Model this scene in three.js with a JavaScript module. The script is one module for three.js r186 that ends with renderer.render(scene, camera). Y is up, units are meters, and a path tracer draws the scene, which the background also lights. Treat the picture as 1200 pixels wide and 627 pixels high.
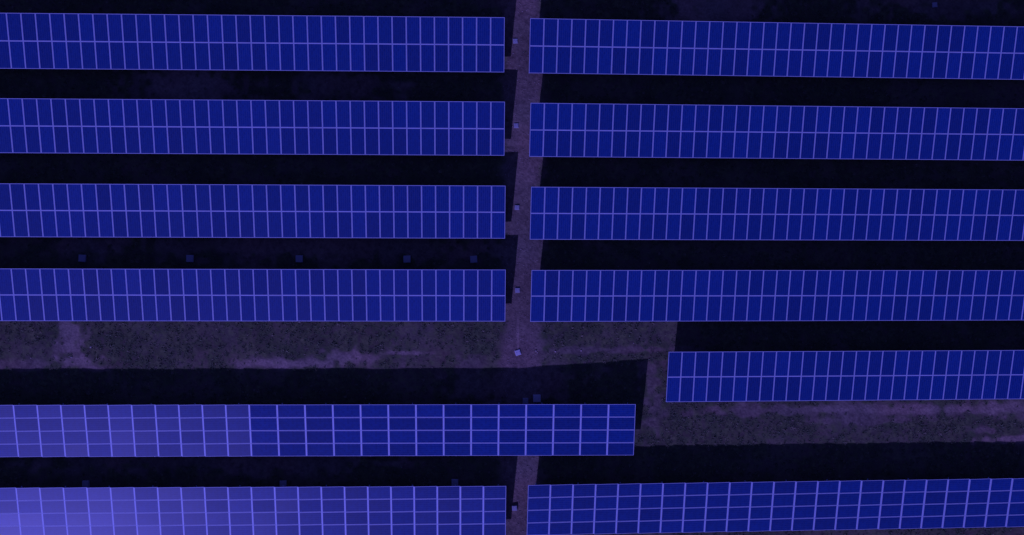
import * as THREE from 'three';
import { mergeGeometries } from 'three/addons/utils/BufferGeometryUtils.js';
import { RoundedBoxGeometry } from 'three/addons/geometries/RoundedBoxGeometry.js';

// ---------------------------------------------------------------- camera, sky, sun, exposure
const scene = new THREE.Scene();
const camera = new THREE.PerspectiveCamera(24.527, 1024 / 535, 1, 2000);
{ // a drone 91 m up, looking almost straight down (leaning about two degrees south and west)
  const right = new THREE.Vector3(0.999459, 0.032712, -0.003528);
  const down = new THREE.Vector3(0.002304, 0.037367, 0.999299);
  const fwd = new THREE.Vector3(0.032821, -0.998766, 0.037271);
  const m = new THREE.Matrix4().makeBasis(right, down.clone().negate(), fwd.clone().negate());
  camera.quaternion.setFromRotationMatrix(m);
  camera.position.set(0, 90.933, 0);
}
const SUN = new THREE.Vector3(-0.55, 1, 1.41).normalize();

function makeSky() {
  const w = 256, h = 128, d = new Float32Array(w * h * 4), v = new THREE.Vector3();
  for (let j = 0; j < h; j++) for (let i = 0; i < w; i++) {
    const el = ((j + 0.5) / h - 0.5) * Math.PI, az = ((i + 0.5) / w - 0.5) * 2 * Math.PI;
    v.set(Math.cos(el) * Math.cos(az), Math.sin(el), Math.cos(el) * Math.sin(az));
    const hz = Math.pow(1 - Math.max(0, v.y), 3);                       // paler towards the horizon
    const ang = Math.acos(Math.min(1, Math.max(-1, v.dot(SUN)))) * 180 / Math.PI;
    const au = 0.6 * Math.exp(-ang / 9);                               // the brightening of the air round the sun
    const k = (j * w + i) * 4;
    d[k] = 0.022 + 0.014 * hz + 0.24 * au; d[k + 1] = 0.029 + 0.014 * hz + 0.18 * au; d[k + 2] = 0.23 + 0.1 * hz + 0.95 * au; d[k + 3] = 1;
  }
  const t = new THREE.DataTexture(d, w, h, THREE.RGBAFormat, THREE.FloatType);
  t.mapping = THREE.EquirectangularReflectionMapping; t.magFilter = t.minFilter = THREE.LinearFilter; t.needsUpdate = true;
  return t;
}
scene.background = makeSky();
scene.environment = scene.background;

const sun = new THREE.DirectionalLight(new THREE.Color().setRGB(0.235, 0.195, 1.0), 3.7);   // violet-blue light of the photograph
sun.position.copy(SUN).multiplyScalar(150);
sun.castShadow = true; sun.shadow.mapSize.set(4096, 4096); sun.shadow.radius = 1.5;
Object.assign(sun.shadow.camera, { left: -60, right: 60, top: 45, bottom: -45, near: 10, far: 320 });
scene.add(sun, sun.target);

const renderer = new THREE.WebGLRenderer({ antialias: true });
renderer.setSize(1024, 535);
renderer.toneMapping = THREE.LinearToneMapping;
renderer.toneMappingExposure = 1.0;
renderer.shadowMap.enabled = true;

// ---------------------------------------------------------------- helpers
let seed = 20260;
const rnd = () => { seed = (seed * 1664525 + 1013904223) >>> 0; return seed / 4294967296; };
const hash = (x, y, s) => { let n = (x * 374761393 + y * 668265263 + s * 2147483647) | 0; n = Math.imul(n ^ (n >>> 13), 1274126177); n ^= n >>> 16; return (n >>> 0) / 4294967296; };
const mod = (a, b) => ((a % b) + b) % b;
function vnoise(x, y, px, py, s) {                                      // value noise, periodic over px by py cells
  const xi = Math.floor(x), yi = Math.floor(y), fx = x - xi, fy = y - yi;
  const u = fx * fx * (3 - 2 * fx), w = fy * fy * (3 - 2 * fy);
  const x0 = mod(xi, px), x1 = mod(xi + 1, px), y0 = mod(yi, py), y1 = mod(yi + 1, py);
  const a = hash(x0, y0, s), b = hash(x1, y0, s), c = hash(x0, y1, s), e = hash(x1, y1, s);
  return a + (b - a) * u + (c - a) * w + (a - b - c + e) * u * w;
}
const sm = (a, b, x) => { const t = Math.min(1, Math.max(0, (x - a) / (b - a))); return t * t * (3 - 2 * t); };
const TX0 = -44, TZ0 = -22, TW = 96, TH = 48;                           // one tile of the ground map, metres
function nz(x, z, cell, s) { return vnoise((x - TX0) / cell, (z - TZ0) / cell, Math.round(TW / cell), Math.round(TH / cell), s); }
function tag(o, label, category, group, kind) {
  o.userData.label = label; o.userData.category = category;
  if (group) o.userData.group = group;
  if (kind) o.userData.kind = kind;
  return o;
}
const taken = {};
function numbered(n) { const k = taken[n] || 0; taken[n] = k + 1; return k ? n + '_' + String(k).padStart(3, '0') : n; }
function mesh(name, geo, mat, parent) { const o = new THREE.Mesh(geo, mat); o.name = name; o.castShadow = o.receiveShadow = true; parent.add(o); return o; }
const lin = (r, g, b) => new THREE.Color().setRGB(r, g, b);

// ---------------------------------------------------------------- ground
const KINK = 3.15, SLOPE = -0.04746;
function planeY(x) {                                                    // level on the left, falling away right of the path
  const t = x - KINK;
  if (t < -2.5) return 0;
  if (t < 2.5) { const q = t + 2.5; return SLOPE * q * q / 10; }
  return SLOPE * Math.min(t, 70 + (1 - Math.exp(-Math.max(0, t - 70) / 40)) * 40);
}
const PATH0 = 2.35, PATH1 = 4.7;
function groundY(x, z) {
  const far = 1 - sm(45, 90, Math.max(Math.abs(x), Math.abs(z)));
  return planeY(x) + far * (0.06 * (nz(x, z, 1.5, 11) - 0.5) + 0.035 * (nz(x, z, 0.5, 12) - 0.5));
}
// patches of bare earth that the photograph shows: [x, z, half width, half depth]
const BARE = [[-29.4, 7.9, 1.3, 1.0], [-29.3, 9.2, 1.0, 0.9], [-29.0, 10.4, 2.0, 0.6], [-33, 10.6, 3, 0.4], [-12.7, 10.5, 5.5, 0.42], [-9.0, 10.0, 2.4, 0.75], [-5.2, 9.75, 2.0, 0.22],
  [12, 9.55, 4.0, 0.24], [7, 9.55, 3.0, 0.3], [13.4, 12.5, 0.9, 3.0], [24, 14.15, 9, 0.45], [33, 14.3, 8, 0.65], [40, 14.3, 5, 0.7], [30.5, 15.0, 4.5, 0.3], [41.5, 16.6, 2.8, 0.35], [39.5, 15.9, 1.2, 0.3],
  [-20.5, -9.9, 4.2, 2.2], [-9, -10, 3.5, 1.2], [18, -16, 4.2, 2.0], [34, -16.8, 6, 1.2], [-12, 1.8, 16, 1.2], [3, 11.9, 5, 1.5], [-20, 17.6, 14, 1.0]];
const LUSH = [[-26.2, 8.9, 1.6, 0.6], [-19.6, 9.2, 1.3, 0.5], [-13.5, 9.4, 1.6, 0.6], [-7.2, 9.1, 1.2, 0.7], [-31.8, 8.4, 1.0, 0.8], [38.4, 15.0, 1.7, 0.5], [34, 15.6, 2, 0.4], [42, 15.6, 1.2, 0.4], [25, 15.7, 1.4, 0.4], [5.2, 8.2, 1.0, 0.5], [7.1, 8.9, 0.8, 0.4], [11, 10.2, 3, 0.2]];
// paler, freshly turned clay
const PALE = [[-29.3, 8.3, 1.1, 1.4], [-28.8, 10.3, 1.8, 0.5], [-12.2, 10.55, 5, 0.3], [-9.0, 10.1, 2.2, 0.6], [-20.6, -9.9, 4.1, 2.6], [18.5, -16, 4, 2.0], [34, 14.2, 7, 0.4], [41, 14.2, 3, 0.6], [41.8, 16.6, 2.6, 0.3], [-4.5, 9.75, 1.6, 0.16], [3.45, 8.4, 0.08, 1.3]];
function spot(list, x, z, n) {
  let m = 0;
  for (const [cx, cz, w, d] of list) {
    const e = Math.hypot((x - cx) / w, (z - cz) / d) + (n - 0.5) * 1.8;
    m = Math.max(m, 1 - sm(0.55, 1.3, e));
  }
  return m;
}
function cover(x, z) {                                                  // 0 bare earth .. 1 grass
  const n1 = nz(x, z, 4, 1), n2 = nz(x, z, 1.5, 2), n3 = nz(x, z, 0.5, 3);
  const n = 0.4 * n1 + 0.32 * n2 + 0.28 * n3;
  let g = 0.6 + 0.38 * sm(0.34, 0.62, n);
  g = g * (1 - 0.8 * spot(BARE, x, z, 0.4 * n2 + 0.6 * n3));
  g = Math.max(g, 0.95 * spot(LUSH, x, z, 0.5 * n2 + 0.5 * n3));
  const dp = Math.abs(x - 3.75 - 0.25 * (n2 - 0.5));                    // the trodden path
  g *= 0.06 + 0.94 * sm(1.0, 1.9, dp + 0.6 * (n3 - 0.5));
  return g;
}
function groundMap() {
  const w = 2048, h = 1024, d = new Uint8Array(w * h * 4);
  const enc = v => Math.max(0, Math.min(255, Math.round(255 * (v <= 0.0031308 ? 12.92 * v : 1.055 * Math.pow(v, 1 / 2.4) - 0.055))));
  for (let j = 0; j < h; j++) for (let i = 0; i < w; i++) {
    const x = TX0 + (i + 0.5) / w * TW, z = TZ0 + (j + 0.5) / h * TH;
    const f = nz(x, z, 0.25, 5), ff = nz(x, z, 0.09375, 6), c = nz(x, z, 3, 7);
    let g = cover(x, z);
    g = Math.min(1, Math.max(0, g + (0.7 * (f - 0.5) + 0.5 * (ff - 0.5)) * (0.2 + g)));
    const t = (0.45 + 0.55 * f + 0.6 * ff) * (0.72 + 0.34 * c) * (1 + 0.6 * spot(PALE, x, z, 0.5 * f + 0.5 * nz(x, z, 0.75, 10)));
    const red = 0.9 + 0.25 * nz(x, z, 2, 8);
    const sr = 0.182 * t * red, sg = 0.132 * t, sb = 0.1 * t;          // loose clay
    const gt = 0.3 + 0.7 * f + 0.6 * (ff - 0.3), dry = nz(x, z, 0.75, 9);
    const gr = (0.064 + 0.05 * dry) * gt, gg = (0.08 + 0.035 * dry) * gt, gb = (0.03 + 0.018 * dry) * gt;   // turf and dead stalks
    const k = (j * w + i) * 4;
    d[k] = enc(sr + (gr - sr) * g); d[k + 1] = enc(sg + (gg - sg) * g); d[k + 2] = enc(sb + (gb - sb) * g); d[k + 3] = 255;
  }
  const t = new THREE.DataTexture(d, w, h); t.colorSpace = THREE.SRGBColorSpace;
  t.wrapS = t.wrapT = THREE.RepeatWrapping; t.magFilter = THREE.LinearFilter; t.minFilter = THREE.LinearMipmapLinearFilter; t.generateMipmaps = true; t.needsUpdate = true;
  return t;
}
function bumpTile() {
  const n = 512, d = new Uint8Array(n * n * 4);
  for (let j = 0; j < n; j++) for (let i = 0; i < n; i++) {
    const v = 0.45 * vnoise(i / 32, j / 32, 16, 16, 21) + 0.35 * vnoise(i / 12.8, j / 12.8, 40, 40, 22) + 0.2 * vnoise(i / 4, j / 4, 128, 128, 23);
    const k = (j * n + i) * 4; d[k] = d[k + 1] = d[k + 2] = 255 * v; d[k + 3] = 255;
  }
  const t = new THREE.DataTexture(d, n, n); t.wrapS = t.wrapT = THREE.RepeatWrapping; t.magFilter = THREE.LinearFilter; t.minFilter = THREE.LinearFilter; t.needsUpdate = true;
  t.repeat.set(16, 8);                                                   // 6 m a tile
  return t;
}
const groundMat = new THREE.MeshStandardMaterial({ map: groundMap(), bumpMap: bumpTile(), bumpScale: 0.05, roughness: 0.97, metalness: 0 });
{
  const xs = [], zs = [];
  const far = [600, 400, 260, 180, 130, 100, 80, 66, 56];
  for (const f of far) xs.push(-f);
  for (let x = -48; x < PATH0 - 0.12; x += 0.25) xs.push(x);
  xs.push(PATH0); for (let k = 1; k < 10; k++) xs.push(PATH0 + (PATH1 - PATH0) * k / 10); xs.push(PATH1);
  for (let x = Math.ceil(PATH1 * 4 + 0.5) / 4; x <= 52; x += 0.25) xs.push(x);
  for (const f of far.slice().reverse()) xs.push(f + 4);
  for (const f of far) zs.push(-f);
  for (let z = -30; z <= 34; z += 0.25) zs.push(z);
  for (const f of far.slice().reverse()) zs.push(f);
  const sheet = (ranges) => {
    const pos = [], uv = [], idx = [];
    for (const [a, b] of ranges) {
      const base = pos.length / 3, nx = b - a + 1;
      for (let j = 0; j < zs.length; j++) for (let i = a; i <= b; i++) {
        pos.push(xs[i], groundY(xs[i], zs[j]), zs[j]); uv.push((xs[i] - TX0) / TW, (zs[j] - TZ0) / TH);
      }
      for (let j = 0; j < zs.length - 1; j++) for (let i = 0; i < nx - 1; i++) {
        const p = base + j * nx + i; idx.push(p, p + nx, p + 1, p + 1, p + nx, p + nx + 1);
      }
    }
    const g = new THREE.BufferGeometry();
    g.setAttribute('position', new THREE.Float32BufferAttribute(pos, 3)); g.setAttribute('uv', new THREE.Float32BufferAttribute(uv, 2)); g.setIndex(idx); g.computeVertexNormals();
    return g;
  };
  const i0 = xs.indexOf(PATH0), i1 = xs.indexOf(PATH1);
  tag(mesh('ground', sheet([[0, i0], [i1, xs.length - 1]]), groundMat, scene), 'rough earth and thin grass between the rows of solar tables', 'ground', null, 'structure');
  tag(mesh('path', sheet([[i0, i1]]), groundMat, scene), 'bare brown earth path between the two halves of the field', 'path', null, 'structure');
}

// ---------------------------------------------------------------- solar modules
function cellMap(nx, ny, w, h, along) {                                 // cells, busbars and the white back sheet showing between them
  const c = document.createElement('canvas'); c.width = Math.round(w * 256); c.height = Math.round(h * 256);
  const g = c.getContext('2d'), mx = 0.011 * 256, my = 0.011 * 256;
  g.fillStyle = '#8d94a2'; g.fillRect(0, 0, c.width, c.height);
  const cw = (c.width - 2 * mx) / nx, ch = (c.height - 2 * my) / ny, gap = 0.7;
  for (let i = 0; i < nx; i++) for (let j = 0; j < ny; j++) {
    const v = hash(i, j, 77 + nx);
    g.fillStyle = `rgb(${Math.round(8 + 4 * v)},${Math.round(52 + 9 * v)},${Math.round(117 + 14 * v)})`;
    const gx = along === 'y' ? gap : 0.12, gz = along === 'y' ? 0.12 : gap;
    g.fillRect(mx + i * cw + gx, my + j * ch + gz, cw - 2 * gx, ch - 2 * gz);
    g.fillStyle = 'rgba(120,135,170,0.2)';
    for (let b = 1; b <= 3; b++) {
      if (along === 'y') g.fillRect(mx + i * cw + cw * (b - 0.5) / 3 - 0.4, my + j * ch, 0.8, ch);
      else g.fillRect(mx + i * cw, my + j * ch + ch * (b - 0.5) / 3 - 0.4, cw, 0.8);
    }
  }
  const t = new THREE.CanvasTexture(c); t.colorSpace = THREE.SRGBColorSpace; t.anisotropy = 8; return t;
}
function frameGeo(w, h, t) {
  const b = 0.031, e = w > h ? 0.023 : 0.031, parts = [];
  const add = (sx, sz, x, z) => { const g = new THREE.BoxGeometry(sx, t, sz); g.translate(x, -t / 2, z); parts.push(g); };
  add(w, e, 0, -h / 2 + e / 2); add(w, e, 0, h / 2 - e / 2);
  add(b, h - 2 * e, -w / 2 + b / 2, 0); add(b, h - 2 * e, w / 2 - b / 2, 0);
  return mergeGeometries(parts);
}
function glassGeo(w, h, t) { const g = new THREE.BoxGeometry(w - 0.064, t - 0.014, h - (w > h ? 0.048 : 0.064)); g.translate(0, -0.002 - (t - 0.014) / 2, 0); return g; }
const aluminium = new THREE.MeshStandardMaterial({ color: lin(0.39, 0.45, 0.56), roughness: 0.55, metalness: 0.1 });
const steel = new THREE.MeshStandardMaterial({ color: lin(0.42, 0.43, 0.44), roughness: 0.55, metalness: 0.6 });
const TINTS = [[1, 1, 1], [0.86, 0.88, 0.9], [1.12, 0.95, 1.0], [0.9, 1.06, 1.08], [1.0, 0.9, 0.92], [1.08, 1.1, 1.12], [0.95, 0.96, 1.0], [1.02, 0.84, 0.86], [0.92, 1.0, 0.97]];
function kind(w, h, nx, ny, along, rough, coat, dim, lean = 0) {     // lean: how far the clamps cant a module to its side
  const map = cellMap(nx, ny, w, h, along);
  return {
    w, h, lean, frame: frameGeo(w, h, 0.04), glass: glassGeo(w, h, 0.04),
    mats: TINTS.map(([r, g, b]) => new THREE.MeshPhysicalMaterial({ map, color: lin(r * dim, g * dim, b * dim), roughness: rough, metalness: 0, clearcoat: coat, clearcoatRoughness: rough * 0.92, ior: 1.5 })),
  };
}
const UPRIGHT = kind(0.999, 1.962, 6, 12, 'y', 0.24, 0.4, 0.72);
const LONG = kind(1.956, 0.994, 12, 6, 'x', 0.2, 0.1, 0.74);
const SHORT = kind(1.632, 0.994, 10, 6, 'x', 0.27, 0.8, 0.72, -0.036);

// dir -1 runs left from (x, z), +1 runs right; (x, z) is where the raised edge ends beside the path
function solarTable({ label, group, x, z, dir, cols, rows, rowPitch, low, tilt, slope, spacing, overhang = 0, clampRails }) {
  const root = new THREE.Group(); root.name = numbered('solar_table'); scene.add(root);
  tag(root, label, 'solar table', group);
  const gy = planeY(x); root.position.set(x, gy, z);
  const L = rows * rowPitch;
  const U = new THREE.Vector3(1, slope, 0).normalize();
  const S = new THREE.Vector3(0, -Math.sin(tilt), Math.cos(tilt)); S.addScaledVector(U, -S.dot(U)).normalize();
  const N = new THREE.Vector3().crossVectors(S, U).normalize();
  const O = new THREE.Vector3(slope ? 0.02 : 0, slope * (x - KINK) - gy + low + L * Math.sin(tilt), 0);
  const q = new THREE.Quaternion().setFromRotationMatrix(new THREE.Matrix4().makeBasis(U, N, S));
  const at = (u, s, n) => O.clone().addScaledVector(U, u).addScaledVector(S, s).addScaledVector(N, n);
  let u = 0; const edges = [0];
  for (const [k, pitch] of cols) {
    for (let r = 0; r < rows; r++) {
      const m = mesh('solar_module', k.glass, k.mats[Math.floor(rnd() * 0.999 * TINTS.length)], root);
      const wob = (rnd() - 0.5) * 0.004;
      m.position.copy(at(dir * (u + pitch / 2), (r + 0.5) * rowPitch, wob)); m.quaternion.copy(q).multiply(new THREE.Quaternion().setFromEuler(new THREE.Euler((rnd() - 0.5) * 0.018, 0, k.lean + (rnd() - 0.5) * 0.016)));
      mesh('frame', k.frame, aluminium, m);
    }
    u += pitch; edges.push(u);
  }
  const W = u, mid = dir * W / 2;
  // purlins along the table, below the modules
  const pg = new THREE.BoxGeometry(W - 0.06, 0.06, 0.05);
  const ps = rows === 2 ? [0.42, 1.5, 2.43, 3.5] : [0.25, 1.25, 2.75, 3.75];
  for (const s of ps) { const p = mesh('purlin', pg, steel, root); p.position.copy(at(mid, s * L / 3.94, -0.074)); p.quaternion.copy(q); }
  if (clampRails) {                                                     // aluminium rails filling the joints between landscape columns
    for (let i = 1; i < edges.length - 1; i++) {
      const a = cols[i - 1], b = cols[i];
      const gap = (a[1] - a[0].w) / 2 + (b[1] - b[0].w) / 2;
      const c = mesh('clamp_rail', new THREE.BoxGeometry(gap - 0.004, 0.034, L - 0.03), aluminium, root);
      c.position.copy(at(dir * edges[i] + dir * ((b[1] - b[0].w) / 2 - (a[1] - a[0].w) / 2) / 2, L / 2, -0.023)); c.quaternion.copy(q);
    }
  } else {                                                              // joint cover between the two rows of upright modules
    const c = mesh('joint_rail', new THREE.BoxGeometry(W - 0.04, 0.03, rowPitch - cols[0][0].h - 0.004), aluminium, root);
    c.position.copy(at(mid, rowPitch, -0.021)); c.quaternion.copy(q);
  }
  // trestles: a rafter on a short front post and a tall rear post
  const nT = Math.max(2, Math.round((W - 1.2) / spacing));
  const rg = new THREE.BoxGeometry(0.06, 0.08, L - 0.1 + 2 * overhang);
  for (let i = 0; i <= nT; i++) {
    const uu = dir * (0.6 + (W - 1.2) * i / nT);
    const rf = mesh('rafter', rg, overhang ? aluminium : steel, root); rf.position.copy(at(uu, L / 2, -0.146)); rf.quaternion.copy(q);
    for (const s of [0.8, L - 0.75]) {
      const t = at(uu, s, -0.19), ground = groundY(x + t.x, z + t.z) - gy - 0.3, h = t.y - ground + 0.03;
      const po = mesh('post', new THREE.CylinderGeometry(0.05, 0.05, h, 10), steel, root);
      po.position.set(t.x, ground + h / 2, t.z);
    }
  }
  return root;
}
const rep = (k, p, n) => Array.from({ length: n }, () => [k, p]);
const UP = { rows: 2, rowPitch: 1.968, low: 0.905, tilt: 0.22718, spacing: 3.1 };
const LAND = { rows: 4, rowPitch: 1.0143, low: 0.806, tilt: 0.2313, spacing: 3.06, overhang: 0.1, clampRails: true };
const upLeft = 'long tables of upright modules left of the path', upRight = 'long tables of upright modules right of the path';
const ordinal = ['topmost', 'second from the top', 'third from the top', 'fourth from the top'];
[[2.344, -14.69], [2.376, -8.644], [2.442, -2.594], [2.477, 3.486]].forEach(([x, z], i) => solarTable({ ...UP, x, z, dir: -1, slope: 0, cols: rep(UPRIGHT, 1.012, 39),
  group: upLeft, label: ['long blue solar table of two upright rows left of the path, topmost of four', 'long solar table of upright modules left of the path, second from the top', 'long solar table left of the path, just above the dark gap with five concrete boxes', 'long solar table left of the path, lower edge along the wide grassy strip'][i] }));
[[4.158, -14.649], [4.21, -8.579], [4.276, -2.524], [4.332, 3.513]].forEach(([x, z], i) => solarTable({ ...UP, x, z, dir: 1, slope: SLOPE, cols: rep(UPRIGHT, 1.012, 40),
  group: upRight, label: 'long solar table of upright modules right of the path, ' + ordinal[i] + (i ? '' : ' of the right side') }));
solarTable({ ...UP, x: 14.468, z: 9.524, dir: 1, slope: SLOPE, cols: rep(UPRIGHT, 1.012, 30), label: 'shorter solar table of upright modules starting right of the grassy corner' });
solarTable({ ...LAND, x: 12.042, z: 13.305, dir: -1, slope: 0, cols: [...rep(LONG, 2.0084, 14), ...rep(SHORT, 1.685, 12)], label: 'solar table with four rows of landscape modules reaching right across the path' });
solarTable({ ...LAND, x: 2.587, z: 19.305, dir: -1, slope: 0, cols: rep(SHORT, 1.685, 23), label: 'landscape module solar table at bottom left, pale with glare at its left end' });
solarTable({ ...LAND, x: 4.126, z: 19.245, dir: 1, slope: SLOPE, cols: rep(SHORT, 1.6716, 25), label: 'landscape module solar table along the bottom, right of the path' });

// ---------------------------------------------------------------- concrete cable boxes
const concrete = [lin(0.32, 0.33, 0.34), lin(0.5, 0.5, 0.5), lin(0.36, 0.35, 0.35)].map(c => new THREE.MeshStandardMaterial({ color: c, roughness: 0.9, bumpMap: groundMat.bumpMap, bumpScale: 0.004 }));
function cableBox(x, z, size, height, turn, c, label, group) {
  const o = new THREE.Group(); o.name = numbered('cable_box'); scene.add(o);
  o.position.set(x, groundY(x, z), z); o.rotation.y = turn; tag(o, label, 'cable box', group);
  const b = mesh('collar', new RoundedBoxGeometry(size, height + 0.1, size, 2, 0.02), concrete[c], o); b.position.y = height / 2 - 0.05;
  const l = mesh('lid', new RoundedBoxGeometry(size * 0.86, 0.03, size * 0.86, 2, 0.012), concrete[c], o); l.position.y = height + 0.012;
  for (const s of [-1, 1]) { const h = mesh('lifting_handle', new THREE.TorusGeometry(0.035, 0.006, 6, 10, Math.PI), steel, l); h.position.set(s * size * 0.26, 0.014, 0); }
  return o;
}
const onPath = 'concrete cable boxes along the path', inGap = 'concrete cable boxes in the dark gap';
cableBox(3.18, -13.27, 0.36, 0.05, 0.05, 0, 'small concrete cable box on the path beside the topmost tables', onPath);
cableBox(3.27, -7.08, 0.36, 0.05, 0.03, 0, 'small concrete cable box on the path between the second tables from the top', onPath);
cableBox(3.35, -1.05, 0.36, 0.05, -0.04, 0, 'small concrete cable box on the path between the third tables from the top', onPath);
cableBox(3.41, 5.07, 0.36, 0.05, 0.02, 0, 'small concrete cable box on the path just above the grassy strip', onPath);
cableBox(3.45, 9.70, 0.42, 0.06, 0.3, 1, 'brightest pale concrete cable box, alone in the grassy strip where the path ends', onPath);
cableBox(3.24, 21.31, 0.38, 0.16, 0.05, 0, 'concrete cable box between the two bottom tables, dark shadow above it', onPath);
['first', 'second', 'third', 'fourth', 'fifth'].forEach((w, i) => cableBox([-28.42, -20.62, -12.65, -4.76, 0.15][i], 2.79, 0.52, 0.2, 0.03 * (i - 2), 0,
  w + ' from the left of five concrete boxes in the dark gap between left tables', inGap));
cableBox(4.02, 13.3, 0.42, 0.2, 0, 0, 'left of two concrete boxes half hidden behind the wide landscape table');
cableBox(4.87, 13.12, 0.56, 0.22, 0.02, 1, 'right of two concrete boxes half hidden behind the wide landscape table');
cableBox(-28.32, 19.4, 0.5, 0.2, 0, 0, 'concrete box peeking out behind the left end of the bottom left table');
cableBox(-13.89, 19.45, 0.5, 0.2, 0, 0, 'concrete box peeking out behind the middle of the bottom left table');
cableBox(-1.2, 19.38, 0.5, 0.2, 0, 0, 'concrete box peeking out behind the right end of the bottom left table');
cableBox(34.85, -16.44, 0.38, 0.1, 0.1, 2, 'concrete box in the dark ground above the topmost right table');

// ---------------------------------------------------------------- grass and gravel
{
  const blades = [], n = 11;
  for (let i = 0; i < n; i++) {
    const a = i / n * Math.PI * 2 + rnd(), r0 = 0.03 * rnd(), len = 0.08 + 0.08 * rnd(), lean = 0.75 + 0.6 * rnd(), w = 0.011 + 0.008 * rnd();
    const cx = Math.cos(a), cz = Math.sin(a), bx = cx * r0, bz = cz * r0, h = len * Math.cos(lean), o = len * Math.sin(lean);
    const mx = bx + cx * o * 0.4, mz = bz + cz * o * 0.4, my = h * 0.65, ex = bx + cx * o, ez = bz + cz * o;
    blades.push(bx - cz * w, -0.01, bz + cx * w, bx + cz * w, -0.01, bz - cx * w, mx + cz * w, my, mz - cx * w,
      bx - cz * w, -0.01, bz + cx * w, mx + cz * w, my, mz - cx * w, mx - cz * w, my, mz + cx * w,
      mx - cz * w, my, mz + cx * w, mx + cz * w, my, mz - cx * w, ex, h, ez);
  }
  const g = new THREE.BufferGeometry(); g.setAttribute('position', new THREE.Float32BufferAttribute(blades, 3)); g.computeVertexNormals();
  const mat = new THREE.MeshStandardMaterial({ color: 0xffffff, roughness: 0.9, side: THREE.DoubleSide });
  const list = [];
  for (let i = 0; i < 150000; i++) {
    const x = -40 + 90 * rnd(), z = -19.5 + 46 * rnd(), c = cover(x, z), p = rnd();
    if (p < c * c * 0.42) list.push([x, z, c]);
  }
  const im = new THREE.InstancedMesh(g, mat, list.length); im.name = 'grass'; im.castShadow = im.receiveShadow = true;
  const M = new THREE.Matrix4(), Q = new THREE.Quaternion(), E = new THREE.Euler(), col = new THREE.Color();
  list.forEach(([x, z, c], i) => {
    const s = 0.55 + 0.9 * rnd() * rnd() + 0.3 * c; E.set((rnd() - 0.5) * 0.4, rnd() * 6.28, (rnd() - 0.5) * 0.4); Q.setFromEuler(E);
    M.compose(new THREE.Vector3(x, groundY(x, z), z), Q, new THREE.Vector3(s, s * (0.7 + 0.6 * rnd()), s)); im.setMatrixAt(i, M);
    const dry = rnd() < 0.35 ? rnd() : 0.15 * rnd(), t = 0.75 + 0.5 * rnd();
    im.setColorAt(i, col.setRGB((0.075 + 0.13 * dry) * t, (0.095 + 0.08 * dry) * t, (0.045 + 0.06 * dry) * t));
  });
  scene.add(im); tag(im, 'thin tufts of green and dry grass over the earth', 'grass', null, 'stuff');

  const sg = new THREE.IcosahedronGeometry(1, 0); const pa = sg.attributes.position;
  for (let i = 0; i < pa.count; i++) { const k = 0.8 + 0.4 * hash(Math.round(pa.getX(i) * 9), Math.round(pa.getY(i) * 9 + pa.getZ(i) * 31), 5); pa.setXYZ(i, pa.getX(i) * k, pa.getY(i) * k, pa.getZ(i) * k); }
  sg.computeVertexNormals();
  const st = [[4.79, 9.58, 0.09], [4.9, 9.72, 0.06], [6.25, 9.65, 0.08], [8.17, 9.59, 0.07], [-29.3, 10.05, 0.09], [-27.9, 9.3, 0.1]];
  for (let i = 0; i < 60000 && st.length < 9000; i++) {
    const x = i % 3 ? -40 + 90 * rnd() : 2.2 + 2.8 * rnd(), z = -19.5 + 46 * rnd();
    if (rnd() < 0.5 * (1 - cover(x, z)) ** 2) st.push([x, z, 0.01 + 0.035 * rnd() ** 4]);
  }
  const gm = new THREE.InstancedMesh(sg, new THREE.MeshStandardMaterial({ color: 0xffffff, roughness: 0.95 }), st.length); gm.name = 'gravel'; gm.castShadow = gm.receiveShadow = true;
  st.forEach(([x, z, r], i) => {
    E.set(rnd() * 6, rnd() * 6, rnd() * 6); Q.setFromEuler(E);
    M.compose(new THREE.Vector3(x, groundY(x, z) + r * 0.2, z), Q, new THREE.Vector3(r * (0.8 + 0.5 * rnd()), r * 0.7, r)); gm.setMatrixAt(i, M);
    const t = 0.7 + 0.6 * rnd() + (i < 6 ? 0.5 : 0); gm.setColorAt(i, col.setRGB(0.27 * t, 0.22 * t, 0.18 * t));
  });
  scene.add(gm); tag(gm, 'scattered small stones and clods on the bare earth', 'gravel', null, 'stuff');
  console.log('grass', list.length, 'stones', st.length);
}
renderer.render(scene, camera);
